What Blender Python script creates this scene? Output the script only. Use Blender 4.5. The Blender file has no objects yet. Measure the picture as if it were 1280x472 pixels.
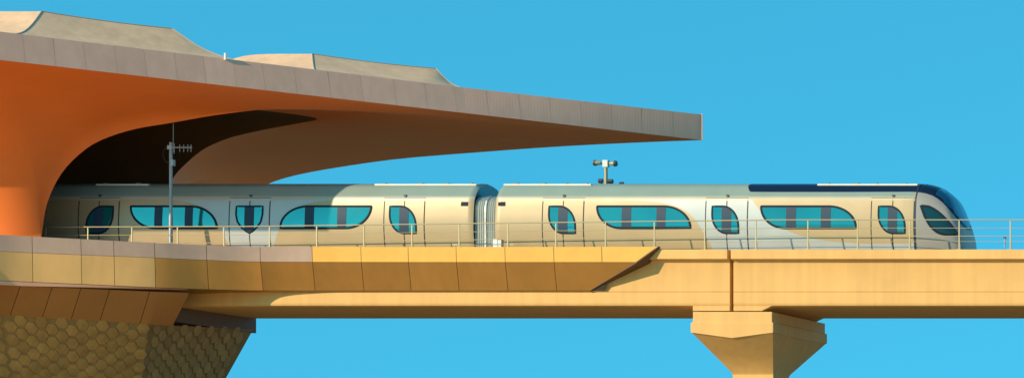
import bpy, bmesh, math, random
from mathutils import Vector
from mathutils.bvhtree import BVHTree
random.seed(7)
R = math.radians
scene = bpy.context.scene
COL = scene.collection

# ---------------------------------------------------------------- camera (architectural shift lens, picture plane parallel to the track)
CAM = Vector((61.2, -120.0, -13.8)); VX, VY, SC = 2475.0, 724.0, 3600.0
cam_d = bpy.data.cameras.new('camera'); cam = bpy.data.objects.new('camera', cam_d); COL.objects.link(cam)
cam.location = CAM; cam.rotation_euler = (R(90), 0, 0)
cam_d.sensor_width = 36; cam_d.lens = 101.25
cam_d.shift_x = (640 - VX)/1280; cam_d.shift_y = (VY - 236)/1280
cam_d.clip_end = 20000; cam_d.clip_start = 1
scene.camera = cam

def P(px, py, Y):            # surveyed point: photo position + distance behind the train's near side
    d = 120.0 + Y
    return Vector((CAM.x + (px - VX)*d/SC, Y, CAM.z + (VY - py)*d/SC))
def XA(px, Y=0.0): return P(px, 0, Y).x
def ZA(py, Y=0.0): return P(0, py, Y).z

# ---------------------------------------------------------------- materials
def mat(name, col, rough=.6, metal=0.0, var=.10, scale=1.2, bump=0.0, bscale=30, tone=0.0, coat=0.0, spec=.5, streak=0.0, dirt=None):
    m = bpy.data.materials.new(name); m.use_nodes = True
    nt = m.node_tree; N = nt.nodes; L = nt.links
    b = N['Principled BSDF']
    b.inputs['Roughness'].default_value = rough; b.inputs['Metallic'].default_value = metal
    b.inputs['Coat Weight'].default_value = coat; b.inputs['Coat Roughness'].default_value = .12
    b.inputs['Specular IOR Level'].default_value = spec
    tc = N.new('ShaderNodeTexCoord')
    n1 = N.new('ShaderNodeTexNoise'); n1.inputs['Scale'].default_value = scale; n1.inputs['Detail'].default_value = 6; n1.inputs['Roughness'].default_value = .62
    L.new(tc.outputs['Object'], n1.inputs['Vector'])
    mr = N.new('ShaderNodeMapRange'); mr.inputs[1].default_value = .3; mr.inputs[2].default_value = .7
    mr.inputs[3].default_value = 1-var; mr.inputs[4].default_value = 1+var
    L.new(n1.outputs['Fac'], mr.inputs[0])
    val = mr.outputs[0]
    if streak > 0:
        mp = N.new('ShaderNodeMapping'); mp.inputs['Scale'].default_value = (2.2, 2.2, .12)
        L.new(tc.outputs['Object'], mp.inputs['Vector'])
        n2 = N.new('ShaderNodeTexNoise'); n2.inputs['Scale'].default_value = 1.6; n2.inputs['Detail'].default_value = 5
        L.new(mp.outputs[0], n2.inputs['Vector'])
        r2 = N.new('ShaderNodeMapRange'); r2.inputs[1].default_value = .35; r2.inputs[2].default_value = .65
        r2.inputs[3].default_value = 1-streak; r2.inputs[4].default_value = 1+streak*.4
        L.new(n2.outputs['Fac'], r2.inputs[0])
        mm = N.new('ShaderNodeMath'); mm.operation = 'MULTIPLY'; L.new(val, mm.inputs[0]); L.new(r2.outputs[0], mm.inputs[1]); val = mm.outputs[0]
    if tone > 0:
        at = N.new('ShaderNodeAttribute'); at.attribute_name = 'tone'
        r3 = N.new('ShaderNodeMapRange'); r3.inputs[3].default_value = 1-tone; r3.inputs[4].default_value = 1+tone
        L.new(at.outputs['Fac'], r3.inputs[0])
        mm = N.new('ShaderNodeMath'); mm.operation = 'MULTIPLY'; L.new(val, mm.inputs[0]); L.new(r3.outputs[0], mm.inputs[1]); val = mm.outputs[0]
    vm = N.new('ShaderNodeVectorMath'); vm.operation = 'SCALE'; vm.inputs[0].default_value = col[:3]
    L.new(val, vm.inputs['Scale']); L.new(vm.outputs[0], b.inputs['Base Color'])
    rr = N.new('ShaderNodeMapRange'); rr.inputs[3].default_value = max(0, rough-.06); rr.inputs[4].default_value = min(1, rough+.06)
    L.new(n1.outputs['Fac'], rr.inputs[0]); L.new(rr.outputs[0], b.inputs['Roughness'])
    if bump > 0:
        nb = N.new('ShaderNodeTexNoise'); nb.inputs['Scale'].default_value = bscale; nb.inputs['Detail'].default_value = 4
        L.new(tc.outputs['Object'], nb.inputs['Vector'])
        bp = N.new('ShaderNodeBump'); bp.inputs['Strength'].default_value = bump; bp.inputs['Distance'].default_value = .02
        L.new(nb.outputs['Fac'], bp.inputs['Height']); L.new(bp.outputs[0], b.inputs['Normal'])
    return m

M = dict(
    concrete = mat('painted_concrete', (.73, .41, .13), .75, var=.07, scale=.5, streak=.06, bump=.06, bscale=14),
    sand     = mat('desert_sand', (.80, .46, .17), .9, var=.18, scale=.05, bump=.3, bscale=2),
    fascia   = mat('fascia_panels', (.78, .42, .285), .5, var=.05, scale=.8, tone=.04, streak=.05),
    soffit   = mat('soffit_cladding', (.96, .225, .038), .6, var=.05, scale=.5, spec=.3),
    lining   = mat('hall_lining', (.15, .075, .03), .8, var=.08, scale=.5, spec=.2),  # shade inside the hall put into this dark colour
    roof     = mat('roof_membrane', (.42, .37, .30), .7, var=.08, scale=.8),
    tent     = mat('tent_membrane', (.80, .48, .275), .65, var=.10, scale=.9, streak=.08),
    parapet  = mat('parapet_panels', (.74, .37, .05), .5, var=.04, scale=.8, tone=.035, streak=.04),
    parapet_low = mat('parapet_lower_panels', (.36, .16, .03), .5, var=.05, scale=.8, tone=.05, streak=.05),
    parapet_shaded = mat('platform_shaded_panels', (.42, .275, .19), .5, var=.05, scale=.8, tone=.04, streak=.04),  # greyed copy of the yellow panels, canopy shadow put into the colour
    tan      = mat('platform_lit_tan_panels', (.80, .45, .16), .5, var=.05, scale=.8, tone=.05, streak=.04),  # paler tone with the light on the left lower panels painted in
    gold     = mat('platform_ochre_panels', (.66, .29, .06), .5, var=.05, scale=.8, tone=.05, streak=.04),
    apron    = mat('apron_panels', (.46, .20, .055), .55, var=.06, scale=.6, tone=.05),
    edge_back = mat('edge_backing', (.46, .26, .19), .7, var=.05),
    joint    = mat('dark_joint', (.05, .035, .025), .8, var=.05),
    hexa     = mat('hexagon_tiles', (.47, .265, .08), .5, metal=.1, var=.16, scale=1.5, tone=.12, streak=.12),
    base     = mat('base_wall', (.33, .19, .06), .7, var=.12, scale=1.2, streak=.10),
    bearing  = mat('bearing_beam_grey', (.15, .09, .06), .7, var=.08),
    navy     = mat('navy_paint', (.007, .014, .042), .22, var=.05, coat=.6),
    glass    = mat('tinted_glass', (.014, .24, .245), .06, metal=.55, var=.14, scale=.45, coat=.5),
    cabglass = mat('dark_cab_glass', (.006, .035, .04), .10, metal=.0, var=.03, coat=.2),
    screen   = mat('windscreen_glass', (.008, .085, .17), .06, metal=.4, var=.03, coat=.6),
    pillar   = mat('window_pillar', (.022, .05, .085), .5, var=.06, spec=.2),
    seal     = mat('rubber_seal', (.008, .018, .03), .6, var=.05, spec=.15),
    seam     = mat('door_seam', (.03, .025, .02), .7, var=.05),
    bellows  = mat('bellows_fabric', (.40, .42, .36), .7, var=.10, streak=.1),
    fairing  = mat('roof_fairing_white', (.72, .68, .54), .45, var=.05),
    rooftop  = mat('roof_equipment_grey', (.16, .17, .17), .6, var=.08),
    rail     = mat('railing_paint', (.44, .36, .20), .45, metal=.2, var=.08),
    steel    = mat('galvanised_steel', (.36, .37, .36), .45, metal=.5, var=.1),
    white    = mat('white_paint', (.82, .80, .72), .5, var=.04),
    dark     = mat('dark_metal', (.04, .04, .045), .5, var=.1),
    lamp     = mat('lamp_glass_cream', (.80, .74, .60), .25, var=.03),
    under    = mat('underframe', (.05, .05, .05), .7, var=.1),
)

def livery_mat():
    """train paint: three signed distances stored on the mesh say where champagne, silver, band and navy meet"""
    m = bpy.data.materials.new('train_paint'); m.use_nodes = True
    nt = m.node_tree; N = nt.nodes; L = nt.links; b = N['Principled BSDF']
    tc = N.new('ShaderNodeTexCoord')
    nz = N.new('ShaderNodeTexNoise'); nz.inputs['Scale'].default_value = .9; nz.inputs['Detail'].default_value = 5
    L.new(tc.outputs['Object'], nz.inputs['Vector'])
    def mask(attr, w):
        a = N.new('ShaderNodeAttribute'); a.attribute_name = attr
        r = N.new('ShaderNodeMapRange'); r.interpolation_type = 'SMOOTHSTEP'
        r.inputs[1].default_value = -w; r.inputs[2].default_value = w
        L.new(a.outputs['Fac'], r.inputs[0]); return r.outputs[0]
    def mix(f, a, c):
        x = N.new('ShaderNodeMix'); x.data_type = 'RGBA'
        L.new(f, x.inputs['Factor'])
        if isinstance(a, tuple): x.inputs['A'].default_value = (*a, 1)
        else: L.new(a, x.inputs['A'])
        x.inputs['B'].default_value = (*c, 1); return x.outputs['Result']
    c = mix(mask('gold', .03), (.44, .46, .44), (.475, .345, .185))
    c = mix(mask('cab_shade', .012), c, (.33, .305, .27))  # cab silver darkened: shade of the nose turning from the sun, painted in
    c = mix(mask('pale', .06), c, (.49, .43, .30))
    c = mix(mask('band', .03), c, (.27, .33, .27))
    nv = mask('navy', .02)
    c = mix(nv, c, (.006, .013, .04))
    mr = N.new('ShaderNodeMapRange'); mr.inputs[1].default_value = .3; mr.inputs[2].default_value = .7; mr.inputs[3].default_value = .95; mr.inputs[4].default_value = 1.04
    L.new(nz.outputs['Fac'], mr.inputs[0])
    vm = N.new('ShaderNodeVectorMath'); vm.operation = 'SCALE'; L.new(c, vm.inputs[0]); L.new(mr.outputs[0], vm.inputs['Scale'])
    L.new(vm.outputs[0], b.inputs['Base Color'])
    b.inputs['Metallic'].default_value = .08; b.inputs['Roughness'].default_value = .34
    b.inputs['Coat Weight'].default_value = .08; b.inputs['Coat Roughness'].default_value = .2; b.inputs['Specular IOR Level'].default_value = .3
    return m
M['livery'] = livery_mat()

# ---------------------------------------------------------------- object helpers
ORG = {}
def thing(name, label, cat, loc, group=None):
    o = bpy.data.objects.new(name, None); COL.objects.link(o); o.location = loc; o.empty_display_size = .3
    o['label'] = label; o['category'] = cat
    if group: o['group'] = group
    ORG[o.name] = Vector(loc); return o
def build(name, V, F, m, parent=None, smooth=False, tone=None, label=None, recalc=True, attrs=None, uvless=True):
    org = ORG[parent.name] if parent else Vector((0, 0, 0))
    me = bpy.data.meshes.new(name)
    me.from_pydata([tuple(Vector(v) - org) for v in V], [], F); me.update()
    if recalc:
        bm = bmesh.new(); bm.from_mesh(me); bmesh.ops.recalc_face_normals(bm, faces=bm.faces); bm.to_mesh(me); bm.free()
    if tone is not None:
        a = me.attributes.new('tone', 'FLOAT', 'FACE')
        for i, t in enumerate(tone): a.data[i].value = t
    if attrs:
        for k, vals in attrs.items():
            a = me.attributes.new(k, 'FLOAT', 'POINT')
            for i, t in enumerate(vals): a.data[i].value = t
    me.materials.append(m)
    if smooth:
        for p in me.polygons: p.use_smooth = True
        if smooth != True:
            me.set_sharp_from_angle(angle=R(smooth))
    o = bpy.data.objects.new(name, me); COL.objects.link(o)
    if parent:
        o.parent = parent; ORG[o.name] = org
    if label: o['label'] = label
    return o
class MB:
    def __init__(s): s.V = []; s.F = []; s.T = []
    def add(s, V, F, t=.5):
        n = len(s.V); s.V += [Vector(v) for v in V]; s.F += [tuple(i+n for i in f) for f in F]; s.T += [t]*len(F)
    def box(s, a, b, t=.5):
        (x0, y0, z0), (x1, y1, z1) = a, b
        s.add([(x0,y0,z0),(x1,y0,z0),(x1,y1,z0),(x0,y1,z0),(x0,y0,z1),(x1,y0,z1),(x1,y1,z1),(x0,y1,z1)],
              [(0,3,2,1),(4,5,6,7),(0,1,5,4),(1,2,6,5),(2,3,7,6),(3,0,4,7)], t)
    def grid(s, rows, t=.5, close=False):
        n = len(rows[0]); V = [p for r in rows for p in r]; F = []
        for i in range(len(rows)-1):
            for j in range(n if close else n-1):
                k = (j+1) % n
                F.append((i*n+j, i*n+k, (i+1)*n+k, (i+1)*n+j))
        s.add(V, F, t)
    def tube(s, pts, r, n=8, cap=True):
        pts = [Vector(p) for p in pts]; rows = []
        rs = r if isinstance(r, (list, tuple)) else [r]*len(pts)
        for i, p in enumerate(pts):
            d = (pts[min(i+1, len(pts)-1)] - pts[max(i-1, 0)]).normalized()
            up = Vector((0,0,1)) if abs(d.z) < .9 else Vector((1,0,0))
            a = d.cross(up).normalized(); b = d.cross(a).normalized()
            rows.append([p + (a*math.cos(2*math.pi*k/n) + b*math.sin(2*math.pi*k/n))*rs[i] for k in range(n)])
        base = len(s.V); s.grid(rows, close=True)
        if cap:
            s.F.append(tuple(base + k for k in range(n))); s.T.append(.5)
            s.F.append(tuple(base + (len(rows)-1)*n + k for k in range(n))); s.T.append(.5)
    def build(s, name, m, parent=None, **k): return build(name, s.V, s.F, m, parent, tone=s.T, **k)
def bevel(o, w, seg=2, ang=35):
    b = o.modifiers.new('edge', 'BEVEL'); b.width = w; b.segments = seg; b.limit_method = 'ANGLE'; b.angle_limit = R(ang); b.harden_normals = False
    return o
def lerp(a, b, t): return a + (b - a)*t
def catmull(pts, n):
    """n samples along a smooth curve through pts (uniform by chord length)"""
    pts = [Vector(p) for p in pts]
    L = [0]
    for a, b in zip(pts, pts[1:]): L.append(L[-1] + (b-a).length)
    out = []
    for k in range(n):
        s = L[-1]*k/(n-1); i = 0
        while i < len(pts)-2 and L[i+1] < s: i += 1
        t = (s - L[i])/max(1e-9, L[i+1]-L[i]); t = min(1, max(0, t))
        p1, p2 = pts[i], pts[i+1]; h = L[i+1]-L[i]
        m1 = (p2 - pts[i-1])*(h/(L[i+1]-L[i-1])) if i > 0 else (p2 - p1)
        m2 = (pts[i+2] - p1)*(h/(L[i+2]-L[i])) if i+2 < len(pts) else (p2 - p1)
        t2, t3 = t*t, t*t*t
        out.append(p1*(2*t3-3*t2+1) + m1*(t3-2*t2+t) + p2*(-2*t3+3*t2) + m2*(t3-t2))
    return out
def interp(x, tab):
    if x <= tab[0][0]: return tab[0][1]
    for (a, b), (c, d) in zip(tab, tab[1:]):
        if x <= c: return b + (d-b)*(x-a)/(c-a)
    return tab[-1][1]
def interps(x, tab):   # smooth version
    n = len(tab)
    if x <= tab[0][0]: return tab[0][1]
    if x >= tab[-1][0]: return tab[-1][1]
    for i in range(n-1):
        if x <= tab[i+1][0]:
            x0, y0 = tab[i]; x1, y1 = tab[i+1]; h = x1-x0; t = (x-x0)/h
            m0 = (y1-tab[i-1][1])/(x1-tab[i-1][0]) if i > 0 else (y1-y0)/h
            m1 = (tab[i+2][1]-y0)/(tab[i+2][0]-x0) if i+2 < n else (y1-y0)/h
            return (2*t**3-3*t*t+1)*y0 + (t**3-2*t*t+t)*h*m0 + (-2*t**3+3*t*t)*y1 + (t**3-t*t)*h*m1

# ================================================================ ground
GZ = -15.4
g = MB(); n = 40
g.grid([[(-6000 + 12000*i/n, -6000 + 12000*j/n, GZ) for j in range(n+1)] for i in range(n+1)])
go = g.build('ground', M['sand']); go['kind'] = 'structure'

g = MB(); g.grid([[(x, y, GZ+.004) for x in (-400, -60, -30, 0, 30, 75, 400)] for y in (-9, 4, 20, 48)])  # unseen dark strip added to dim ground bounce onto the canopy underside
o = g.build('added_dark_ground', mat('bounce_dimming_ground', (.055,.052,.05), .85, var=.15, scale=.4), recalc=False); o['kind'] = 'structure'
# ================================================================ station building
st = thing('metro_station', 'metro station with sweeping orange canopy, grey roof edge and hexagon tiled base', 'station', (-20, 0, GZ))
ZB, ZT = 6.22, 7.38
F0 = Vector((-15.15, -8.94, 0)); F1 = Vector((2.95, 11.3, 0))         # roof edge line, seen part
FE = (F1 - F0).normalized(); FN = Vector((-FE.y, FE.x, 0))            # along / inward
CORN = F0 - FE*1.72                                                      # near corner of the canopy
# arch A where the outer flare meets the hall
A_near = [P(51.5,306,-2.0), P(52.5,290,-2.0), P(59,253.5,-2.0), P(78,215,-1.85), P(108.7,185,-1.6), P(135,171.5,-1.35), P(170,161,-1.0), P(214,153.5,-.5), P(269,144,.2), P(320,137.5,.9), P(383,131,1.7)]
A_top = [P(436,129.5,3.2), P(452,136,4.8)]
A_far = [P(412,147,6.0), P(366,155.5,6.5), P(322,164,6.8), P(284,173.5,7.0), P(254,187,7.1), P(231,206,7.2), P(217.5,221,7.3), P(206,245,7.4), P(199,275,7.4), P(196,312,7.4)]
NA = 90
Aarc = catmull(A_near + A_top + A_far, NA)
far_edge = [F1, Vector((-.2,12.0,0)), Vector((-4.4,13.2,0)), Vector((-9.1,15.0,0)), Vector((-14,17.1,0)), Vector((-18.2,19.7,0)), Vector((-21.9,22.4,0)), Vector((-25,25.3,0)), Vector((-28.5,29.5,0))]
# matched outer edge points: share of arc t -> eave point
def eave(t):
    tip_t = .50
    if t <= tip_t:
        s = t/tip_t; s = s**.85
        p = lerp(CORN, F1, s)
    else:
        s = (t - tip_t)/(1-tip_t)
        p = far_pts[min(len(far_pts)-1, int(round(s*(len(far_pts)-1))))]
    return Vector((p.x, p.y, ZB))
far_pts = catmull(far_edge, 400)
NS = 22
def flare(a, b):
    c = Vector((lerp(a.x, b.x, .10), lerp(a.y, b.y, .10), lerp(a.z, b.z, .90)))
    return [a*(1-s)**2 + c*2*s*(1-s) + b*s*s for s in [k/NS for k in range(NS+1)]]
rows = []
XL = -48.0
foot = Aarc[0]
for k in range(12):
    t = k/12
    a = Vector((lerp(XL, foot.x, t), foot.y, foot.z)); b = Vector((lerp(XL, CORN.x, t), CORN.y, ZB))
    rows.append(flare(a, b))
for i, a in enumerate(Aarc): rows.append(flare(a, eave(i/(NA-1))))
fb = rows[-1][-1]; fa = Aarc[-1]
for k in range(1, 9):
    t = k/8
    rows.append(flare(Vector((lerp(fa.x, XL, t), fa.y, fa.z)), Vector((lerp(fb.x, XL, t), fb.y, ZB))))
g = MB(); g.grid(rows)
soffit = g.build('canopy_soffit', M['soffit'], st, smooth=True, label='rust orange underside of the canopy')
# hall lining behind the arch
CT = max(range(NA), key=lambda i: Aarc[i].x)/(NA-1)
def crown_off(i):
    t = i/(NA-1); u = max(0, 1 - abs((t-CT)/.15)); return .02 + 6.0*(u*u*(3-2*u))
vr = [[Vector((p.x - crown_off(i)*k/12, p.y, p.z)) for i, p in enumerate(Aarc)] for k in range(13)]
g = MB(); g.grid(vr); g.build('vault_cladding', M['soffit'], st, smooth=30)  # soffit colour runs in at the crown to soften the painted shade's edge
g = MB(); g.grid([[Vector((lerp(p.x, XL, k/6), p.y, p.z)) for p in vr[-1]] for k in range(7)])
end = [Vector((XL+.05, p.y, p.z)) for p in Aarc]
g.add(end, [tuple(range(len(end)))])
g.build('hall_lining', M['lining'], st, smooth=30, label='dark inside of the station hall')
# platform slab inside and below the leg
g = MB(); g.box((XL, -2.0, -1.6), (foot.x+1.2, -.75, -.12)); g.box((XL, 3.6, -1.6), (-19, 7.4, -.12))
g.build('platform_slab', M['lining'], st)
# roof deck
outline = [Vector((XL, CORN.y, 0)), CORN, F1] + [far_pts[i] for i in range(20, 400, 20)] + [far_pts[-1], Vector((XL, far_pts[-1].y, 0))]
ctr = Vector((-20, 6, 0))
g = MB(); inn = [Vector((p.x, p.y, ZT-.03)) + (ctr-p).normalized()*.05*Vector((1,1,0)).length for p in outline]
roof_o = [outline[0]+Vector((0,.5,0)), CORN+FN*.5] + [CORN+FE*u+FN*.02*0+FN*.44*min(1, max(0, ((F1-CORN).length-.15-u)/10)) for u in [(F1-CORN).length*k/24 for k in range(25)]] + outline[3:]
g.add([Vector((p.x, p.y, ZT-.03)) for p in roof_o], [tuple(range(len(roof_o)))])
g.build('roof_deck', M['roof'], st)
# roof edge: backing and panels
def wall_strip(pts, off, z0, z1, mb, t=.5):
    V = []; 
    for p in pts: V += [Vector((p.x, p.y, z0)), Vector((p.x, p.y, z1))]
    mb.add(V, [(2*i, 2*i+2, 2*i+3, 2*i+1) for i in range(len(pts)-1)], t)
g = MB(); lo_ = [CORN+FE*u+FN*.05 for u in [(F1-CORN).length*k/24 for k in range(24)]]; hi_ = [CORN+FE*u+FN*(.05+.44*min(1, max(0, ((F1-CORN).length-.15-u)/10))) for u in [(F1-CORN).length*k/24 for k in range(24)]]
g.grid([[Vector((p.x,p.y,ZB+.01)) for p in lo_], [Vector((p.x,p.y,ZT-.04)) for p in hi_]])
fas = g.build('roof_edge', M['edge_back'], st, recalc=False)
def panels(mb, p, q, z0, z1, cuts, out, gap=.006, th=.05, lean=lambda u: 0.0):
    d = (q-p); Ln = d.length; e = d/Ln; nrm = Vector((e.y, -e.x, 0))*out
    xs = [0] + cuts + [Ln]
    for a, b in zip(xs, xs[1:]):
        a2, b2 = a+gap/2, b-gap/2; tilt = random.uniform(-.004, .004)
        o0 = p + e*a2; o1 = p + e*b2
        n_ = 10; lo = []; hi = []
        for k in range(n_+1):
            u = lerp(a2, b2, k/n_); o_ = p + e*u; q_ = o_ + nrm*(tilt-lean(u))
            lo.append(Vector((o_.x, o_.y, z0))); hi.append(Vector((q_.x, q_.y, z1)))
        mb.grid([[v - nrm*th for v in lo], lo, hi, [v - nrm*th for v in hi]], random.random())
g = MB()
Ltot = (F1-CORN).length
def LEAN(u): return .44*min(1, max(0, (Ltot-.15-u)/10))
def u_of(px):     # distance along the roof edge of a photo column
    lo, hi = 0, Ltot
    for _ in range(50):
        m_ = (lo+hi)/2; q = CORN + FE*m_
        if VX + (q.x-CAM.x)*SC/(q.y-CAM.y) < px: lo = m_
        else: hi = m_
    return lo
panels(g, CORN, F1, ZB, ZT, [u_of(v) for v in (-2, 32, 70, 108, 147, 184, 222, 258, 296, 332, 372, 414, 455, 496, 535, 572, 612, 652, 690, 728, 766, 803, 842)], 1, lean=LEAN)
panels(g, Vector((XL, CORN.y, 0)), CORN, ZB, ZT, [2.6*k for k in range(1, 12)], 1, lean=lambda u: .44)
fp = [F1] + [far_pts[i] for i in range(20, 400, 20)] + [far_pts[-1]]
for a, b in zip(fp, fp[1:]): panels(g, a, b, ZB, ZT, [], 1)
g.build('edge_panels', M['fascia'], fas, recalc=False)
# tip end cap
g = MB(); c0 = F1 + FE*.004
g.box((F1.x-.05, F1.y-.02, ZB-.01), (F1.x+.008, F1.y+.03, ZT+.03)); g.build('tip_cap', M['fascia'], fas)

# tents on the roof
def tent(peak_px, end_px, tail_px, base_px, hip_px, dz, lab, sag=.35):
    def fz(px): 
        q = CORN + FE*u_of(px); return Vector((q.x, q.y, ZT-.02)) + FN*.52
    def up(px, py, d):
        q = CORN + FE*u_of(px); return P(px, py, q.y + d)
    p0 = up(*peak_px, 2.6); p1 = up(*end_px, 2.6); tail = fz(tail_px) + FN*.5
    b0 = fz(base_px)
    # ridge and tail curve
    mid = lerp(p1, tail, .45) - Vector((0,0,.22))
    ridge = [lerp(p0, p1, k/14) - Vector((0,0,.05*math.sin(math.pi*k/14))) for k in range(15)] + catmull([p1, mid, tail], 9)[1:]
    n = len(ridge); base = [lerp(b0, fz(tail_px+4), k/(n-1)) for k in range(n)]
    g = MB(); K = 10
    def sagl(a, b, s, amt=sag): return lerp(a, b, s) + Vector((0,0,-1))*amt*math.sin(math.pi*s)*min(1, max(0, (a.z-b.z))/1.4)
    g.grid([[sagl(ridge[j], base[j], s/K) for j in range(n)] for s in range(K+1)])
    back = [Vector((p.x, p.y, ZT-.02)) + FN*2.6 for p in ridge]
    g.grid([[sagl(ridge[j], back[j], s/K) for j in range(n)] for s in range(K+1)])
    arris = [sagl(p0, b0, s/K) for s in range(K+1)]
    g2 = MB(); M_ = 12
    def swept(a, k):
        f = k/M_; return Vector((a.x - hip_px*f, a.y, lerp(a.z, ZT-.1, f**6)))
    g2.grid([[swept(a, k) for a in arris] for k in range(M_+1)])
    arr2 = [sagl(p0, back[0], s/K) for s in range(K+1)]
    g2.grid([[swept(a, k) for a in arr2] for k in range(M_+1)])
    o = g.build('roof_tent', M['tent'], st, smooth=25, label=lab)
    g2.build('hip_sail', M['tent'], o, smooth=25)
    g3 = MB(); g3.tube([a + Vector((0,0,.01)) for a in arris] , .02, 6); g3.build('ridge_trim', M['roof'], o)
    g3 = MB(); g3.tube([r + Vector((0,0,.01)) for r in ridge], .02, 6); g3.build('ridge_trim', M['roof'], o)
    return tail
tl = tent((52,14.5), (215,36), 318, 14, 12.0, 0, 'larger ribbed tent on the roof')
tent((390,67.5), (545,86), 600, 399, 4.4, 0, 'smaller tent further along the roof', sag=.2)
g = MB(); q = CORN + FE*u_of(286) + FN*.4; g.tube([Vector((q.x, q.y, ZT-.05)), Vector((q.x, q.y, ZT+.22))], .05, 8); g.build('roof_beacon', M['white'], st)

# ---------------------------------------------------------------- platform edge (bulging panels)
# stations: (photo column at the top edge, Y of top / break / bottom, photo rows)
def edge_sec(px):
    yt = interps(px, [(-160,-9.6),(0,-6.5),(101,-5.1),(190,-3.9),(258,-2.7),(325,-1.75),(390,-1.45),(450,-1.4),(900,-1.4)])
    k = interp(px, [(0,0),(190,.15),(325,1),(900,1)])         # how much the section folds
    yb = yt - lerp(.22, .35, k); yl = yt + lerp(-.05, .22, k)
    zt = interp(px, [(-200,-.13),(325,-.10),(900,-.13)])
    pt = interps(px, [(-160,282),(0,293),(101,298.5),(190,303),(258,306),(325,308),(900,308)])
    pb = interps(px, [(-160,303),(0,313.5),(101,318),(190,321.5),(258,324.5),(325,326.7),(900,327.2)])
    pl = interps(px, [(-160,340),(0,350),(101,354.5),(190,358.5),(258,361),(325,362.5),(900,362.5)])
    return P(px, pt, yt), P(px+.5, pb, yb), P(px+lerp(1, 4, k), pl, yl)
joints = [-1000,-930,-860,-790,-720,-650,-580,-510,-440,-370,-295,-220,-150,-85,-20,40,101,142,193,258,325,390,451,510,570,631,692,752]
def edge_panels(mb_u, mb_l, px0, px1, mbe, last=False):
    gpx = .3
    n = 14
    U = []; 
    cols = [edge_sec(lerp(px0+gpx, px1-gpx, k/n)) for k in range(n+1)]
    t = random.random()
    mb_u.grid([[c[0] for c in cols], [c[1] for c in cols]], t)
    mb_l.grid([[c[1] + Vector((0,.004,-.012)) for c in cols], [c[2] for c in cols]], random.random())
edge = MB(); allc = [edge_sec(p) for p in range(-1000, 753, 12)]
edge.grid([[c[i] + Vector((-.02*0, .04, 0)) for c in allc] for i in range(3)])
pe = edge.build('platform_edge', M['joint'], st)
uL, lL, uR, lR, lM = MB(), MB(), MB(), MB(), MB()
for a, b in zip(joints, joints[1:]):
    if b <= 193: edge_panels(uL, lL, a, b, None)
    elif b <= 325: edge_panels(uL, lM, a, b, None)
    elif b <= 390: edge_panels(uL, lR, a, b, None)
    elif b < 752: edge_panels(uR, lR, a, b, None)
    else: edge_panels(uR, MB(), a, b, None); edge_panels(MB(), lR, a, 734.6, None)
# last tapering panel with slanted end
c = edge_sec(752.4)
tipt = P(822, 308, -1.42); b1 = P(795, 327.2, -1.73); BY = -1.16
uR.add([c[0], tipt, b1, c[1]], [(0,1,2,3)], .5)
DD = Vector((0,.004,-.012)); eb = edge_sec(734.3)
lR.add([eb[1]+DD, c[1]+DD, lerp(b1, eb[2], .71), eb[2]], [(0,1,2,3)], lR.T[-1])
lR.add([c[1] + Vector((0,.004,-.012)), b1 + Vector((0,.004,-.012)), lerp(b1, eb[2], .71)], [(0,1,2)], lR.T[-1])
for nm, mb, mt in (('upper_panels', uL, 'parapet_shaded'), ('lower_panels', lL, 'tan'), ('lower_panels', lM, 'gold'), ('upper_panels', uR, 'parapet'), ('lower_panels', lR, 'parapet_low')):
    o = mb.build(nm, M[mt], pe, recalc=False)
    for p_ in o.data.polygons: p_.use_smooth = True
# triangular lower panel 692..752 handled above; dark lip along the slanted end
lip = MB()
e0 = P(823, 307.6, -1.41); e1 = P(795.5, 327.4, -1.74); e2 = P(736, 363, BY)
q0 = e0 + Vector((.03, .1, -.02)); q1 = e1 + Vector((.22, .66, .04)); q2 = e2 + Vector((.03, .1, 0))
lip.add([e0, e1, e2, q2, q1, q0], [(0,1,4,5),(1,2,3,4)])
o = lip.build('end_lip', mat('lip_brown', (.13,.065,.028), .7), pe); s = o.modifiers.new('thick', 'SOLIDIFY'); s.thickness = .05; s.offset = 0
# floor of the edge so no light leaks, and its underside
top = MB(); top.grid([[c[0] + Vector((0,.02,-.02)) for c in allc], [Vector((c[0].x, -.9, c[0].z-.06)) for c in allc]])
top.build('walkway', M['parapet_shaded'], pe)
cols = [edge_sec(p) for p in range(-1000, 236, 10)]
lipb = MB(); lipb.grid([[c[2] + Vector((0,.0,-.02)) for c in cols], [c[2] + Vector((.0, .05, -.02-.15*min(1, max(0.02, (k_-0)/1.0)))) for c in cols for k_ in [ (len(cols)-1-cols.index(c))/20 ]], [Vector((c[2].x, min(c[2].y+.25, -1.07), c[2].z-.04-.13*min(1, max(0.02, (len(cols)-1-cols.index(c))/20)))) for c in cols]])
es = MB(); es.grid([[edge_sec(p)[2] + Vector((0,.012,.012)) for p in range(-1000, 736, 12)], [Vector((edge_sec(p)[2].x, -1.06, edge_sec(p)[2].z+.02)) for p in range(-1000, 736, 12)]]); es.build('edge_underside', M['parapet_low'], pe)
lipb.build('edge_drip', M['fascia'], pe)

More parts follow.
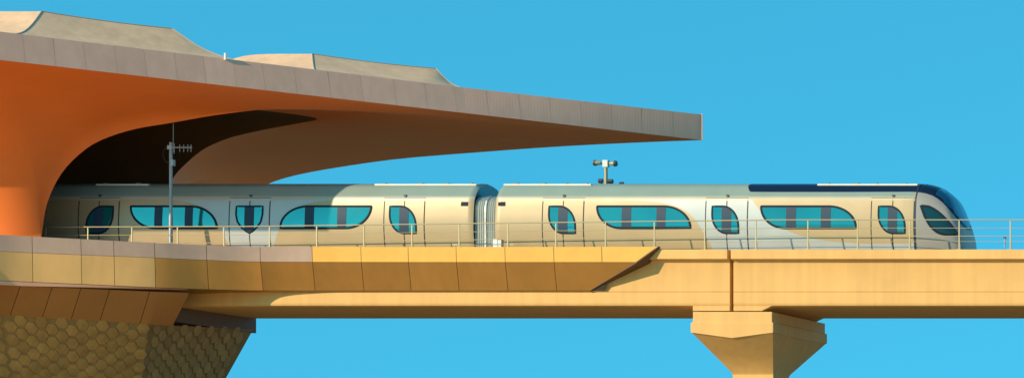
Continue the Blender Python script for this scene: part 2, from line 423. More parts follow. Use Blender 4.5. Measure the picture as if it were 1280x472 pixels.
# ---------------------------------------------------------------- apron under the platform and the hexagon tiled base
B1 = P(186, 405, -2.6); B0 = P(0, 393, -5.2); BL = P(-190, 382, -8.2); BLL = Vector((XL, -9.0, B0.z))
def apron_pt(px, s):
    t_ = edge_sec(px)[2] + Vector((0, .3, -.16))
    px_b = px - 5 if px < 200 else lerp(195, 216, (px-200)/29)
    q = P(px_b, interp(px_b, [(-190,382),(0,393),(186,404.5),(224,407)]), interp(px_b, [(-190,-8.2),(0,-5.2),(186,-2.6),(224,-1.6)]))
    return lerp(t_, q, s)
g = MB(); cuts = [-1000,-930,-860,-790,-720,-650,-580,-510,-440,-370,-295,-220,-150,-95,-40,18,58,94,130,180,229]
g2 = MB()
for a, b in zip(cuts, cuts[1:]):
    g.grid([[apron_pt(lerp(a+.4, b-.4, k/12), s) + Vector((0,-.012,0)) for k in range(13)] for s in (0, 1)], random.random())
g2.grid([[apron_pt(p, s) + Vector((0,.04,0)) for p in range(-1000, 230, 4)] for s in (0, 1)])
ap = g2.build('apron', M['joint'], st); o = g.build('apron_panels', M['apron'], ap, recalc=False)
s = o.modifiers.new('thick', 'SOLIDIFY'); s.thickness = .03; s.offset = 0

ring = [(BLL, Vector((0,.6,0))), (BL, Vector((-.15,.6,0))), (B0, Vector((-.25,.6,0))), (B1, Vector((-.55,.66,0))),
        (P(316.5, 411, 4.2), Vector((-.56,0,0))), (Vector((-18.5, 9, -3.2)), Vector((-.4,-.3,0))), (Vector((-25, 14, -3.2)), Vector((-.3,-.5,0))), (Vector((XL, 14, -3.2)), Vector((0,-.5,0)))]
def taper(h): return h if h < 3.6 else 3.6 + (1-math.exp(-(h-3.6)/2.2))*2.2
fine = []
for (pa_, da_), (pb_, db_) in zip(ring, ring[1:]):
    n_ = 14 if (pb_-pa_).length < 9 else 4
    fine += [(lerp(pa_, pb_, k/n_), lerp(da_, db_, k/n_)) for k in range(n_)]
fine.append(ring[-1])
hs = [0, 1.2, 2.4, 3.6, 5, 7, 9, 12.3]
g = MB()
g.grid([[Vector((p.x + d.x*taper(h), p.y + d.y*taper(h), lerp(p.z, GZ, h/12.3) if h > 3.6 else p.z - h)) for p, d in fine] for h in hs])
bs = g.build('base_wall', M['base'], st)
# hexagon tiles, each a raised plate
hx = MB()
def face_pt(pa, da, pb, db, a, h):
    A_ = pa + da*taper(h); B_ = pb + db*taper(h)
    q = lerp(A_, B_, a); q.z = lerp(pa.z, pb.z, a) - h; return q
def clad(pa, da, pb, db, r, rng_h, outw, sx=.80, up=1.0):
    L_ = (Vector((pb.x-pa.x, pb.y-pa.y, 0))).length
    cw = r*1.5*sx; ch = r*math.sqrt(3)
    for i in range(int(L_/cw)+1):
        for j in range(int(rng_h/ch)+1):
            cx = L_ - r*.6 - i*cw; cy = .16 + j*ch + (ch/2 if i % 2 else 0)
            if cx < .2 or cx > L_-(.10 if outw.y < 0 else .25) or cy > 3.5: continue
            o_ = face_pt(pa, da, pb, db, cx/L_, cy) + outw.normalized()*(.0 if outw.y < 0 else .006)
            ex = (face_pt(pa, da, pb, db, (cx+.1)/L_, cy) - o_).normalized(); ez = (face_pt(pa, da, pb, db, cx/L_, cy-.1) - o_).normalized()
            nn = ex.cross(ez).normalized()
            if nn.dot(outw) < 0: nn = -nn
            ta, tb = random.uniform(-.03,.03), random.uniform(-.03,.03)
            V = []
            for rad, hgt in ((r*.995, .0), (r*.965, .018*up), (r*.945, .021*up)):
                for k in range(6):
                    x = rad*sx*math.cos(math.pi/3*k); z = rad*math.sin(math.pi/3*k)
                    V.append(o_ + ex*x + ez*z + nn*(hgt + (ta*x + tb*z if hgt > .01 else 0)))
            # folded face: a diagonal crease across each tile
            F = [(k, (k+1) % 6, 6+(k+1) % 6, 6+k) for k in range(6)] + [(6+k, 6+(k+1) % 6, 12+(k+1) % 6, 12+k) for k in range(6)]
            for kk in (1, 4): V[12+kk] = V[12+kk] + nn*.012*up
            F += [(12,13,16,17), (13,14,15,16)]
            hx.add(V, F, random.random())
clad(B0, ring[2][1], B1, ring[3][1], .29, 3.6, Vector((.4,-1,0)))
clad(BL, ring[1][1], B0, ring[2][1], .29, 3.6, Vector((.4,-1,0)))
clad(ring[3][0], ring[3][1], ring[4][0], ring[4][1], .29, 3.6, Vector((1,0,0)), 1.0, .35)
hx.build('hexagon_tiles', M['hexa'], bs)
g = MB(); g.box((-17, -1.0, -3.14), (-13.32, 4.5, -2.48)); g.build('bearing_beam', M['bearing'], st)

# ================================================================ viaduct
def girder(name, x0, x1, label, left_block=None, right_block=None, cut=0.0):
    o = thing(name, label, 'viaduct', ((x0+x1)/2, 1.85, -2.5), 'girders of the viaduct')
    sec = [(-1.3,-.215),(-1.28,-.195),(-.35,-.195),(-.35,-1.0),(4.05,-1.0),(4.05,-.195),(5.4,-.195),(5.4,-.59),(4.4,-.64),(4.4,-2.38)]
    sec += [(4.28,-2.53),(-.87,-2.53),(-.95,-2.515),(-1.01,-2.48),(-1.045,-2.42),(-1.05,-2.35),(-1.05,-1.938),(-1.022,-1.92),(-1.05,-1.902),(-1.05,-.66),(-1.07,-.62),(-1.27,-.60),(-1.3,-.575)]
    n = max(2, int((x1-x0)/3)); rows = []
    for k in range(n+1):
        x = lerp(x0, x1, k/n)
        rows.append([Vector((x + (cut*max(0, (z+2.53))/1.9*1.0 if k == 0 else 0), y, z)) for y, z in sec])
    g = MB(); g.grid(rows, close=True)
    m_ = len(sec); g.F.append(tuple(range(m_))); g.T.append(.5); g.F.append(tuple(n*m_ + i for i in range(m_))); g.T.append(.5)
    g.build('girder_beam', M['concrete'], o, smooth=28)
    return o
PX0, PX1 = XA(866,-1.05), XA(965,-1.05); JX = XA(914.5,-1.05)
ga = girder('viaduct_girder', XA(220,-1.05), JX-.075, 'sand coloured viaduct girder running from the station to the pier', cut=.35)
gb = girder('viaduct_girder', JX+.075, 34.0, 'sand coloured viaduct girder under the train nose, right of the joint')
# end blocks over the bearings
g = MB(); g.box((PX0, -1.053, -2.70), (JX-.075, 4.40, -2.49)); bevel(g.build('end_block', M['concrete'], ga), .012)
g = MB(); xr = XA(952,-1.05); xe = PX1
g.add([(JX+.075,-1.053,-2.70),(xr,-1.053,-2.70),(xe,-1.053,-2.49),(JX+.075,-1.053,-2.49),(JX+.075,4.4,-2.70),(xr,4.4,-2.70),(xe,4.4,-2.49),(JX+.075,4.4,-2.49)],
      [(0,1,2,3),(4,7,6,5),(0,4,5,1),(1,5,6,2),(2,6,7,3),(3,7,4,0)])
bevel(g.build('end_block', M['concrete'], gb), .012)

# pier
pr = thing('viaduct_pier', 'flared sand coloured concrete pier under the girder joint', 'pier', ((PX0+PX1)/2, 1.9, GZ))
def cap_mesh():
    x0, x1, y0, y1 = PX0, PX1, -1.05, 4.42; xm = (x0+x1)/2
    V = []; F = []
    def ring8(z, ex, ey, zm=None):     # ring with mid points on every side
        zm = z if zm is None else zm
        ym = (y0+y1)/2
        return [(x0-ex,y0-ey,z),(xm,y0-ey,zm),(x1+ex,y0-ey,z),(x1+ex,ym,zm if zm==z else z-.05),(x1+ex,y1+ey,z),(xm,y1+ey,zm),(x0-ex,y1+ey,z),(x0-ex,ym,zm if zm==z else z-.05)]
    rings = [ring8(-2.735,0,0), ring8(-3.16,0,0), ring8(-3.19,.07,.05), ring8(-3.59,.07,.05,-3.82)]
    g = MB()
    g.grid(rings, close=True); g.F.append(tuple(range(8))); g.T.append(.5)
    return g
g = cap_mesh()
o = g.build('pier_cap', M['concrete'], pr); bevel(o, .02)
g = MB()
x0, x1, y0, y1 = PX0-.05, PX1+.05, -1.085, 4.46; xm = (x0+x1)/2; ym = (y0+y1)/2
sx0, sx1, sy0, sy1 = 8.90, 10.60, .75, 2.35
def r8(x0,x1,y0,y1,z,zm):
    xm_, ym_ = (x0+x1)/2, (y0+y1)/2
    return [(x0,y0,z),(xm_,y0,zm),(x1,y0,z),(x1,ym_,z-(z-zm)*.3),(x1,y1,z),(xm_,y1,zm),(x0,y1,z),(x0,ym_,z-(z-zm)*.3)]
rr = [r8(x0,x1,y0,y1,-3.575,-3.81)]
for f, z in ((.5,-4.36),(.97,-5.10),(1.0,-5.2),(1.02,-5.6),(1.02,-7.5),(1.02,GZ+.6)):
    rr.append(r8(lerp(x0,sx0,f), lerp(x1,sx1,f), lerp(y0,sy0,f), lerp(y1,sy1,f), z, z-.14*(1-min(1,f))))
rr.append(r8(lerp(x0,sx0,1.02), lerp(x1,sx1,1.02), lerp(y0,sy0,1.02), lerp(y1,sy1,1.02), GZ-.2, GZ-.2))
g.grid(rr, close=True)
g.build('pier_shaft', M['concrete'], pr, smooth=24)
g = MB()
for x in (PX0+.45, JX-.4, JX+.4, PX1-.7):
    for y in (.2, 3.5):
        g = MB(); g.box((x-.2, y-.2, -2.75), (x+.2, y+.2, -2.695)); g.build('bearing_pad', M['dark'], pr)

# ================================================================ the train
PROF = catmull([(0,.36,-.95),(0,.23,-.45),(0,.09,.1),(0,.02,.6),(0,0,1.05),(0,.02,1.5),(0,.075,2.02),(0,.13,2.20),(0,.30,2.45),(0,.46,2.64),(0,.80,2.78),(0,1.4,2.86)], 44)
HALF = [(p.y, p.z) for p in PROF]
SEC = HALF + [(2.8-y, z) for y, z in reversed(HALF[:-1])]
def ring_at(x, f=1, gz=1): return [Vector((x, 1.4+(y-1.4)*f, -.95+(z+.95)*gz)) for y, z in SEC]
def sd_below(x, z, pts):      # signed distance-like: + below the curve z(x)
    return interps(x, pts) - z
def px2(pts): return [((p-640)/30.0, (310-q)/30.0) for p, q in pts]

def poly_sd(x, z, poly):
    d = 1e9; inside = False; n = len(poly)
    for i in range(n):
        x0, z0 = poly[i]; x1, z1 = poly[(i+1) % n]
        dx, dz = x1-x0, z1-z0; t = max(0, min(1, ((x-x0)*dx+(z-z0)*dz)/max(1e-12, dx*dx+dz*dz)))
        d = min(d, math.hypot(x-x0-t*dx, z-z0-t*dz))
        if (z0 > z) != (z1 > z) and x < (x1-x0)*(z-z0)/(z1-z0)+x0: inside = not inside
    return d if inside else -d
def dense(pts, n=40): return [(p.x, p.y) for p in catmull([(a, b, 0) for a, b in pts], n)]

gold1 = [dense(px2([(288,318),(283,300),(272,277),(255,259),(225,250.5),(180,248),(60,247.5),(20,247.5)])) + px2([(20,318)]),
         dense(px2([(338,318),(344,300),(355,277),(372,259),(402,250.5),(446,248),(570,247.5),(606,247.5)])) + px2([(606,318)])]
gold2 = [px2([(600,318)]) + px2([(600,247.5)]) + dense(px2([(625,247.5),(690,247.5),(770,249),(822,252),(850,259),(868,272),(880,290),(888,305),(893,318)])),
         dense(px2([(933,236),(938,246),(950,262),(968,278),(992,291),(1024,299),(1070,303.5),(1120,304),(1144.5,303.5)])) + px2([(1144.5,236)])]
navy2 = px2([(929.5,229),(932,234),(935,238.6)]) + dense(px2([(960,238.8),(1060,238.8),(1120,238.6),(1146,239),(1163,243),(1177,253),(1188,267),(1197,283),(1203,295),(1207,318)])) + px2([(1300,318),(1300,150),(926,150)])
def attrs_for(V, golds, navy, zoff=lambda x: 0):
    A = dict(cab_shade=[], gold=[], pale=[], band=[], navy=[])
    for v in V:
        x, z = v.x, v.z
        # where the surface leans back, compare with the row it is seen in
        A['cab_shade'].append(x-16.815)
        A['gold'].append(max(poly_sd(x, z, p) for p in golds))
        A['pale'].append(min(z-2.03, 2.19-z, 16.75-x))
        A['band'].append(min(z-2.17, 16.75-x))
        A['navy'].append(poly_sd(x, z, navy) if navy else -1.0)
    return A

def make_car(label, x0, x1, golds, navy, nose=None):
    car = thing('metro_car', label, 'train car', ((x0+x1)/2, 1.4, -.95), 'cars of the metro train')
    st_x = []
    xe = x1 if not nose else nose[0][0]
    nseg = int((xe-x0)/.12)
    rows = []
    for k in range(nseg+1):
        x = lerp(x0, xe, k/nseg)
        dl = min(x-x0, (x1-x) if not nose else 9)
        f = 1 - .03*max(0, 1-dl/.12)**2
        rows.append(ring_at(x, f, f))
    if nose:
        xs = [lerp(nose[0][0], nose[-1][0], (k/60)) for k in range(1, 61)]
        for x in xs: rows.append(ring_at(x, interps(x, [(a, b) for a, b, c in nose]), interps(x, [(a, c) for a, b, c in nose])))
    g = MB(); g.grid(rows)
    V = list(g.V)
    ns = len(SEC)
    # end caps
    o = build('body', g.V, g.F, M['livery'], car, smooth=40, attrs=attrs_for(V, golds, navy))
    tree = BVHTree.FromPolygons(V, g.F)
    for rw in (rows[0], rows[-1]):
        g2 = MB(); g2.add(rw, [tuple(range(ns))]); g2.build('end_wall', M['navy'], car)
    g3 = MB(); g3.box((x0+.3, .25, -1.0), (xe-.3, 2.55, -.94)); g3.build('underframe', M['under'], car)
    return car, tree

def proj(tree, x, z, off):
    loc, nrm, i, d = tree.ray_cast(Vector((x, -6, z)), Vector((0,1,0)), 12)
    if loc is None: return Vector((x, 1.4, z))
    if nrm.y > 0: nrm = -nrm
    return loc + nrm*off
def patch(tree, poly, off, nx=None, th=None):
    """poly: closed outline in (x,z): rows of constant z clipped to it, laid on the body"""
    zs = [p[1] for p in poly]; z0, z1 = min(zs), max(zs); K = 14
    g = MB(); rows = []
    for k in range(K+1):
        z = lerp(z0, z1, k/K); z_ = min(max(z, z0+1e-4), z1-1e-4)
        xs = []
        for (a, b), (c, d) in zip(poly, poly[1:]+poly[:1]):
            if (b > z_) != (d > z_): xs.append(a + (c-a)*(z_-b)/(d-b))
        if len(xs) < 2: continue
        xa, xb = min(xs), max(xs)
        rows.append([proj(tree, lerp(xa, xb, j/12), z_, off) for j in range(13)])
    g.grid(rows); return g
def outline_tube(tree, poly, off, r):
    pts = []
    for (a, b), (c, d) in zip(poly, poly[1:]+poly[:1]):
        L_ = math.hypot(c-a, d-b); n_ = max(1, int(L_/.12))
        for k in range(n_): pts.append(proj(tree, lerp(a, c, k/n_), lerp(b, d, k/n_), off))
    n_ = len(pts); rows = []
    for i, p in enumerate(pts):
        d = (pts[(i+1) % n_] - pts[i-1]).normalized(); a = d.cross(Vector((0,-1,0))).normalized(); b = Vector((0,-1,0))
        rows.append([p + a*r*sx + b*hy for sx, hy in ((-1,-.004),(-.7,.012),(.7,.012),(1,-.004))])
    rows.append(rows[0])
    g = MB(); g.grid(rows); return g
def arc(cx, cz, rx, rz, a0, a1, n=14): return [(cx+rx*math.cos(R(lerp(a0,a1,k/n))), cz+rz*math.sin(R(lerp(a0,a1,k/n)))) for k in range(n+1)]
def leaf(xl, xr, zt, zb, ra, rb, ha=1.0, hb=1.0, flip=False):
    """sharp upper-left and lower-right corners, big curves on the other two"""
    h = zt-zb
    p = [(xl, zt)] + arc(xr-ra, zt-h*ha, ra, h*ha, 90, 0) + ([(xr, zb)] if ha < 1 else []) + arc(xl+rb, zb+h*hb, rb, h*hb, 270, 180)
    if flip: p = [(xl+xr-x, z) for x, z in p]
    return p
def window(tree, car, poly, bars, parent=None, name='window', gm='glass'):
    fr = outline_tube(tree, poly, .016, .045).build('window' if name == 'window' else name, M['seal'], parent or car, smooth=30)
    patch(tree, poly, .012).build('pane', M[gm], fr, smooth=30)
    zs = [p[1] for p in poly]; z0, z1 = min(zs)+.01, max(zs)-.01
    for a, b in bars:
        # clip bar to outline
        K = 10; rows = []
        for k in range(K+1):
            z = lerp(z0, z1, k/K); xs = []
            for (p, q), (c, d) in zip(poly, poly[1:]+poly[:1]):
                if (q > z) != (d > z): xs.append(p + (c-p)*(z-q)/(d-q))
            xa, xb = max(a, min(xs)), min(b, max(xs))
            if xb > xa+.02: rows.append([proj(tree, xa, z, .018), proj(tree, xb, z, .018)])
        if len(rows) > 1:
            g = MB(); g.grid(rows); g.build('window_pillar', M['pillar'], fr)
    return fr
def X_(px): return (px-640)/30.0
def Z_(py): return (310-py)/30.0
def door(tree, car, pxc, hw, wpoly, golds, navy, zt=247.6):
    x = X_(pxc); h = hw/30.0
    ztop = Z_(zt); zbot = -.55
    def rect(a, b, c, d): return [(a, d), (b, d), (b, c), (a, c)]
    fr = patch(tree, rect(x-h-.045, x+h+.045, zbot, ztop+.045), .003).build('door', M['seam'], car)
    for a, b in ((x-h, x-.022), (x+.022, x+h)):
        g = patch(tree, rect(a, b, zbot, ztop), .007)
        build('door_leaf', g.V, g.F, M['livery'], fr, smooth=30, attrs=attrs_for(g.V, golds, navy))
    # leaf glass as one shape across the pair
    outline_tube(tree, wpoly, .014, .04).build('glass_seal', M['seal'], fr, smooth=30)
    patch(tree, wpoly, .011).build('door_glass', M['glass'], fr, smooth=30)
    zs = [p[1] for p in wpoly]; g = MB(); rows = []
    for k in range(13):
        z = lerp(min(zs)+.005, max(zs)-.005, k/12); xs = []
        for (p, q), (c, d) in zip(wpoly, wpoly[1:]+wpoly[:1]):
            if (q > z) != (d > z): xs.append(p + (c-p)*(z-q)/(d-q))
        xa, xb = max(x-.2, min(xs)), min(x+.2, max(xs))
        if xb > xa: rows.append([proj(tree, xa, z, .017), proj(tree, xb, z, .017)])
    g.grid(rows); g.build('middle_stile', M['pillar'], fr)
    g = MB(); c = proj(tree, x, Z_(244), .0)
    g.tube([c + Vector((0,.02,0)), c + Vector((0,-.05,0))], .055, 12); g.build('door_lamp', M['dark'], fr)
    return fr
def roof_strip(car, x0, x1):
    g = MB(); g.box((x0, .53, 2.68), (x1, 2.27, 2.755)); o = bevel(g.build('roof_fairing', M['fairing'], car), .02)
    x = x0+.3
    while x < x1-.3:
        w = random.uniform(.10,.28); g = MB(); g.box((x, .56, 2.752), (x+w, .8, 2.80)); x += random.uniform(.8, 1.5)
        g.build('roof_clip', M['rooftop'], o)
def vent(tree, car, px, py):
    g = patch(tree, [(X_(px-4.6), Z_(py-2.7)), (X_(px+4.6), Z_(py-2.7)), (X_(px+4.6), Z_(py+2.7)), (X_(px-4.6), Z_(py+2.7))], .006); g.build('vent_grille', M['seal'], car)
def number(car, txt, px, py, size, tree):
    cu = bpy.data.curves.new('fleet_number', 'FONT'); cu.body = txt; cu.size = size; cu.extrude = .003; cu.materials.append(M['white'])
    tmp = bpy.data.objects.new('fleet_number', cu); me = bpy.data.meshes.new_from_object(tmp); bpy.data.objects.remove(tmp)
    o = bpy.data.objects.new('fleet_number', me); COL.objects.link(o); o.parent = car
    p = proj(tree, X_(px), Z_(py), .012) - ORG[car.name]; o.location = p; o.rotation_euler = (R(86), 0, 0)

# rear car (partly in the station)
c1, t1 = make_car('middle car of the metro train, half inside the station, champagne and silver', X_(33), X_(592), gold1, None)
WT, WB = Z_(257.6), Z_(284.8)
w1r = leaf(X_(351.5), X_(464.5), WT, WB, 34/30, 32/30, flip=True)
window(t1, c1, w1r, [(X_(382), X_(393.5)), (X_(422.5), X_(434))])
w1l = leaf(X_(164), X_(272), WT, WB, 34/30, 32/30)
window(t1, c1, w1l, [(X_(194), X_(204)), (X_(232), X_(242))])
DT, DB = Z_(257.6), Z_(291.2)
dR = lambda c: [(x, z) for x, z in leaf(X_(c-16.5), X_(c+16.5), DT, DB, 20/30, 18/30, .76, .72)]
dL = lambda c: [(x, z) for x, z in leaf(X_(c-16.5), X_(c+16.5), DT, DB, 20/30, 18/30, .76, .72, flip=True)]
door(t1, c1, 506, 24.5, dR(504.5), gold1, None); door(t1, c1, 124, 24.5, dL(125.5), gold1, None)
shield = [(X_(296), DT), (X_(329), DT), (X_(329), Z_(268)), (X_(327), Z_(277)), (X_(322), Z_(284)), (X_(316), Z_(289)), (X_(312.5), Z_(291)), (X_(309), Z_(289)), (X_(303), Z_(284)), (X_(298), Z_(277)), (X_(296), Z_(268))]
door(t1, c1, 312.5, 24.5, shield, gold1, None)
roof_strip(c1, X_(460), X_(588)); roof_strip(c1, X_(110), X_(176)); vent(t1, c1, 581, 254.5)
number(c1, '1101', 562, 306, .16, t1)

# front car with the nose
nose = []
nz = [(16.30,1,1.0),(16.75,.992,.998),(17.1,.972,.985),(17.5,.935,.948),(17.8,.895,.893),(18.07,.85,.815),(18.33,.785,.655),(18.47,.73,.565),(18.59,.66,.45),(18.66,.58,.31),(18.71,.50,.22)]
c2, t2 = make_car('front car of the metro train with rounded dark blue nose, out on the viaduct', X_(619), 18.71, gold2, navy2, nose=nz)
def w2(a, b): return leaf(X_(a), X_(b), WT, WB, 34/30, 30/30)
window(t2, c2, w2(747,864), [(X_(778), X_(790)), (X_(821.5), X_(833))])
window(t2, c2, w2(952,1071), [(X_(983.5), X_(996)), (X_(1027), X_(1039.5))])
door(t2, c2, 704.5, 25, dR(703.5), gold2, navy2); door(t2, c2, 909, 25.5, dR(907.5), gold2, navy2); door(t2, c2, 1116.5, 26, dR(1115.5), gold2, navy2)
# cab side window, a long teardrop
cw = dense(px2([(1151,256.5),(1162,258),(1174,266),(1184,277),(1193,290)])) + dense(px2([(1193,291.5),(1184,292.5),(1172,290),(1163,282),(1156,270)]))
window(t2, c2, cw, [], name='cab_window', gm='cabglass')
roof_strip(c2, X_(622), X_(732)); roof_strip(c2, X_(1016), X_(1142)); vent(t2, c2, 627.5, 254.5)
number(c2, '1102', 632, 306, .16, t2)
# windscreen: laid over the upper front of the nose
def nose_ring(x): return ring_at(x, interps(x, [(a,b) for a,b,c in nz]), interps(x, [(a,c) for a,b,c in nz]))
rows = []
for k in range(19):
    x = lerp(17.55, 18.60, k/18); rg = nose_ring(x); c_ = Vector((x-.6, 1.4, .3)); ns = len(rg)
    j0 = next((j for j in range(44) if poly_sd(rg[j].x, rg[j].z, navy2) > .03), 43); seg = rg[j0:ns-j0]
    # resample to fixed count
    rs = [seg[min(len(seg)-1, int(round(q*(len(seg)-1)/24)))] for q in range(25)]
    rows.append([p + (p-c_).normalized()*.02 for p in rs])
g = MB(); g.grid(rows); g.build('windscreen', M['screen'], c2, smooth=40)
# cab seam line
g = MB(); rg = [ring_at(X_(1144.5)+d, 1.0015, 1.0005) for d in (-.02,.02)]; g.grid(rg); g.build('cab_seam', M['pillar'], c2)

# gangway bellows between the cars
bw = thing('gangway_bellows', 'pleated grey gangway bellows between the two train cars', 'gangway', (-1.15, 1.4, -.95))
sec = catmull([(0,.16,-.95),(0,.16,.5),(0,.16,1.7),(0,.30,2.06),(0,.62,2.24),(0,1.4,2.28)], 18); sec = [(p.y, p.z) for p in sec]; sec = sec + [(2.8-y, z) for y, z in reversed(sec[:-1])]
def belly(xa, xb, nf):
    rows = []
    for k in range(nf*2+1):
        x = lerp(xa, xb, k/(nf*2)); d = .03 if k % 2 else 0
        rows.append([Vector((x, 1.4+(y-1.4)*(1-d/1.1), z-d*.8 if z > 1.5 else z)) for y, z in sec])
    g = MB(); g.grid(rows); return g
xa, xb = X_(592)+.01, X_(619)-.01; xm = (xa+xb)/2
belly(xa, xm-.03, 5).build('bellows', M['bellows'], bw, smooth=30); belly(xm+.03, xb, 5).build('bellows', M['bellows'], bw, smooth=30)
g = MB(); g.grid([[Vector((x, 1.4+(y-1.4)*s, z*1.0+(.02 if z > 1.5 and s > 1 else 0))) for y, z in sec] for x, s in ((xm-.035,.97),(xm-.035,1.02),(xm+.035,1.02),(xm+.035,.97))])
g.build('hoop', M['steel'], bw)

# ================================================================ railing along the walkway
rl = thing('guard_railing', 'thin beige guard railing along the viaduct and platform edge', 'railing', (0, -1.1, -.2))
RY = -1.1
def rail_z(x, h): return interp(x, [(XA(20,RY),-.50),(XA(300,RY),-.47),(XA(640,RY),-.325),(XA(980,RY),-.195),(40,-.195)]) + h
posts = [57,110,165,222,280,337,396,455,515,574,635,695,757,818,881,945,1010,1072,1137,1199,1263,1327,1391]
for px in posts:
    x = XA(px, RY)
    g = MB(); z1 = rail_z(x, 1.24); z0 = -.2
    g.box((x-.021, RY-.02, z0), (x+.021, RY+.02, z1-.03)); g.box((x-.10, RY-.12, z0), (x+.10, RY+.12, z0+.025))
    g.tube([(x+.0, RY+.02, z0+.35), (x, RY+.10, z0+.30), (x, RY+.14, z0)], .012, 6)
    g.build('post', M['rail'], rl)
x0, x1 = XA(57,RY), XA(1391,RY)
for h, r in ((1.24,.023),(.90,.011),(.57,.015),(.35,.009)):
    g = MB(); xs = [x0 + (x1-x0)*k/60 for k in range(61)]
    g.tube([(x, RY-.0, rail_z(x, h)) for x in xs], r, 8); g.build('rail', M['rail'], rl, smooth=40)

# cabinet by the gangway
cb = thing('trackside_cabinet', 'small pale cabinet with a dark side at the railing below the gangway', 'cabinet', (XA(620,-.75), -.75, -.195))
x = XA(619.5,-.75); g = MB(); g.box((x-.09, -.80, -.195), (x+.09, -.62, .30)); bevel(g.build('cabinet_body', M['white'], cb), .012)
g = MB(); g.box((x+.092, -.79, -.195), (x+.26, -.60, .27)); bevel(g.build('meter_box', M['steel'], cb), .01)
g = MB(); g.box((x+.10, -.80, .272), (x+.25, -.6, .30)); g.build('box_lid', M['dark'], cb)
g = MB(); g.tube([(x-.17,-.72,-.195),(x-.17,-.72,.12)], .025, 8); g.build('conduit', M['steel'], cb)
# stub post at the far right
sp = thing('marker_post', 'short thin dark marker post ahead of the train nose', 'post', (XA(1256,.3), .3, -.2))
g = MB(); g.tube([P(1256,309,-.6), P(1256,297,-.6)], .03, 8); g.build('stub', M['steel'], sp); g = MB(); q = P(1256,296.6,-.6); g.box(q-Vector((.05,.03,.05)), q+Vector((.05,.03,.03))); g.build('stub_head', M['dark'], sp)

# antenna mast
AY = -1.0; ax = XA(213.5, AY)
am = thing('antenna_mast', 'slim grey pole with a comb shaped aerial on the platform edge', 'antenna', (ax, AY, -.4))
zt_ = ZA(178, AY)
g = MB(); g.tube([(ax,AY,-.5),(ax,AY,1.2)], .075, 12); g.tube([(ax,AY,1.2),(ax,AY,zt_)], .062, 12); g.build('pole', M['steel'], am, smooth=40)
g = MB(); g.tube([(ax+.10,AY,zt_-.4),(ax+.10,AY,ZA(154,AY))], .012, 6); g.build('whip', M['steel'], am)
zb_ = ZA(184.5, AY); g = MB(); g.tube([(ax-.05,AY-.07,zb_),(XA(241,AY),AY-.07,zb_)], .028, 8)
g.build('boom', M['steel'], am)
for px in (219, 226, 231, 236, 240):
    g = MB(); hh = .20 if px > 224 else .28; X0 = XA(px, AY); g.tube([(X0,AY-.07,zb_-hh*.9),(X0,AY-.07,zb_+hh*.6)], .014, 6); g.build('element', M['steel'], am)
g = MB(); g.tube([(ax,AY-.06,zb_+.02),(ax-.22,AY-.06,zb_-.05),(ax-.30,AY-.06,zb_-.3),(ax-.2,AY-.06,zb_-.55),(ax-.03,AY-.06,zb_-.65)], .014, 6); g.build('cable', M['dark'], am)
g = MB(); g.box((ax-.09,AY-.1,zb_-.08),(ax+.09,AY-.05,zb_+.08)); g.build('clamp', M['steel'], am); g = MB(); g.box((ax+.04,AY-.08,zb_-.75),(ax+.14,AY+.08,zb_-.5)); g.build('junction_box', M['steel'], am)

# floodlight mast beyond the train
FY = 4.6; fx = XA(757.5, FY)
fm = thing('floodlight_mast', 'short post with twin floodlights standing behind the train roof', 'lamp post', (fx, FY, -.195))
zt_ = ZA(201, FY)
g = MB(); g.tube([(fx,FY,-.195),(fx,FY,ZA(216,FY)),(fx-.02,FY,zt_)], [.085,.07,.07], 12); g.build('pole', M['rail'], fm, smooth=40)
g = MB(); g.box((fx-.32,FY-.04,ZA(204.5,FY)-.04),(fx+.32,FY+.04,ZA(204.5,FY)+.04)); g.box((fx-.11,FY-.1,ZA(206,FY)-.1),(fx+.11,FY+.1,ZA(206,FY)+.2)); g.build('crossarm', M['steel'], fm)
for s in (-1, 1):
    zc = ZA(204.6 if s > 0 else 203.8, FY)
    g = MB(); xx = fx + s*.30
    g.tube([(xx-s*.10,FY-.05,zc),(xx+s*.02,FY-.07,zc),(xx+s*.10,FY-.07,zc)], [.07,.095,.115], 12)
    h_ = g.build('floodlight', M['rail'], fm, smooth=40)
    g = MB(); g.tube([(xx+s*.101,FY-.07,zc),(xx+s*.19,FY-.07,zc)], [.13,.12], 12); g.build('lamp_hood', M['dark'], h_)
g = MB()
for a, b, w in ((751,226,.16),(763,226.5,.2),(777,228.5,.17)):
    q = P(a, b, FY); g.tube([q-Vector((w/2,0,0)), q+Vector((w/2,0,0))], .10 if a < 770 else .05, 8)
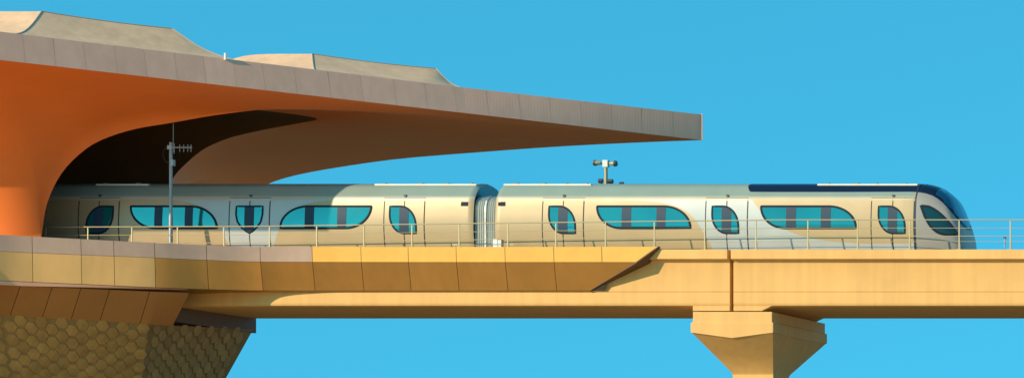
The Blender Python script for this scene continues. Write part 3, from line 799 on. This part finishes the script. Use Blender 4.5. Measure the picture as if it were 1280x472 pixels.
for q in (P(752,226,FY), P(764,227,FY)): g.tube([q, Vector((q.x, FY, 2.2))], .03, 6)
g.tube([P(777,228.5,FY), Vector((P(777,228.5,FY).x, FY, -.195))], .03, 6)
g.build('cable_boxes', M['dark'], fm)

# ================================================================ light
AZ, EL = R(40.3), R(22.3)
S = Vector((-math.sin(AZ)*math.cos(EL), -math.cos(AZ)*math.cos(EL), math.sin(EL)))
sd = bpy.data.lights.new('sun', 'SUN'); sd.energy = 3.6; sd.angle = R(.5); sd.color = (1.0, .83, .60)
so = bpy.data.objects.new('sun', sd); COL.objects.link(so); so.rotation_euler = S.to_track_quat('Z', 'Y').to_euler(); so.location = (-60, -60, 60)
w = bpy.data.worlds.new('World'); scene.world = w; w.use_nodes = True
nt = w.node_tree; N = nt.nodes; L = nt.links
bg = N['Background']
sky = N.new('ShaderNodeTexSky'); sky.sky_type = 'NISHITA'; sky.sun_disc = False
sky.sun_elevation = EL; sky.sun_rotation = math.atan2(S.x, S.y); sky.altitude = 0; sky.air_density = 1.0; sky.dust_density = .3; sky.ozone_density = 4.0
wc = N.new('ShaderNodeTexCoord'); wa = N.new('ShaderNodeVectorMath'); wa.operation = 'MULTIPLY_ADD'; wa.inputs[1].default_value = (1, 1, .7); wa.inputs[2].default_value = (0, 0, .33)
wn = N.new('ShaderNodeVectorMath'); wn.operation = 'NORMALIZE'
L.new(wc.outputs['Generated'], wa.inputs[0]); L.new(wa.outputs[0], wn.inputs[0]); L.new(wn.outputs[0], sky.inputs['Vector'])
tint = N.new('ShaderNodeMix'); tint.data_type = 'RGBA'; tint.blend_type = 'MULTIPLY'; tint.inputs['Factor'].default_value = 1
tint.inputs['B'].default_value = (.37, 1.60, 1.38, 1)
L.new(sky.outputs[0], tint.inputs['A']); L.new(tint.outputs['Result'], bg.inputs['Color'])
bg.inputs['Strength'].default_value = .13
scene.view_settings.view_transform = 'Standard'; scene.view_settings.look = 'None'
scene.view_settings.exposure = 0.42; scene.view_settings.gamma = 1.0
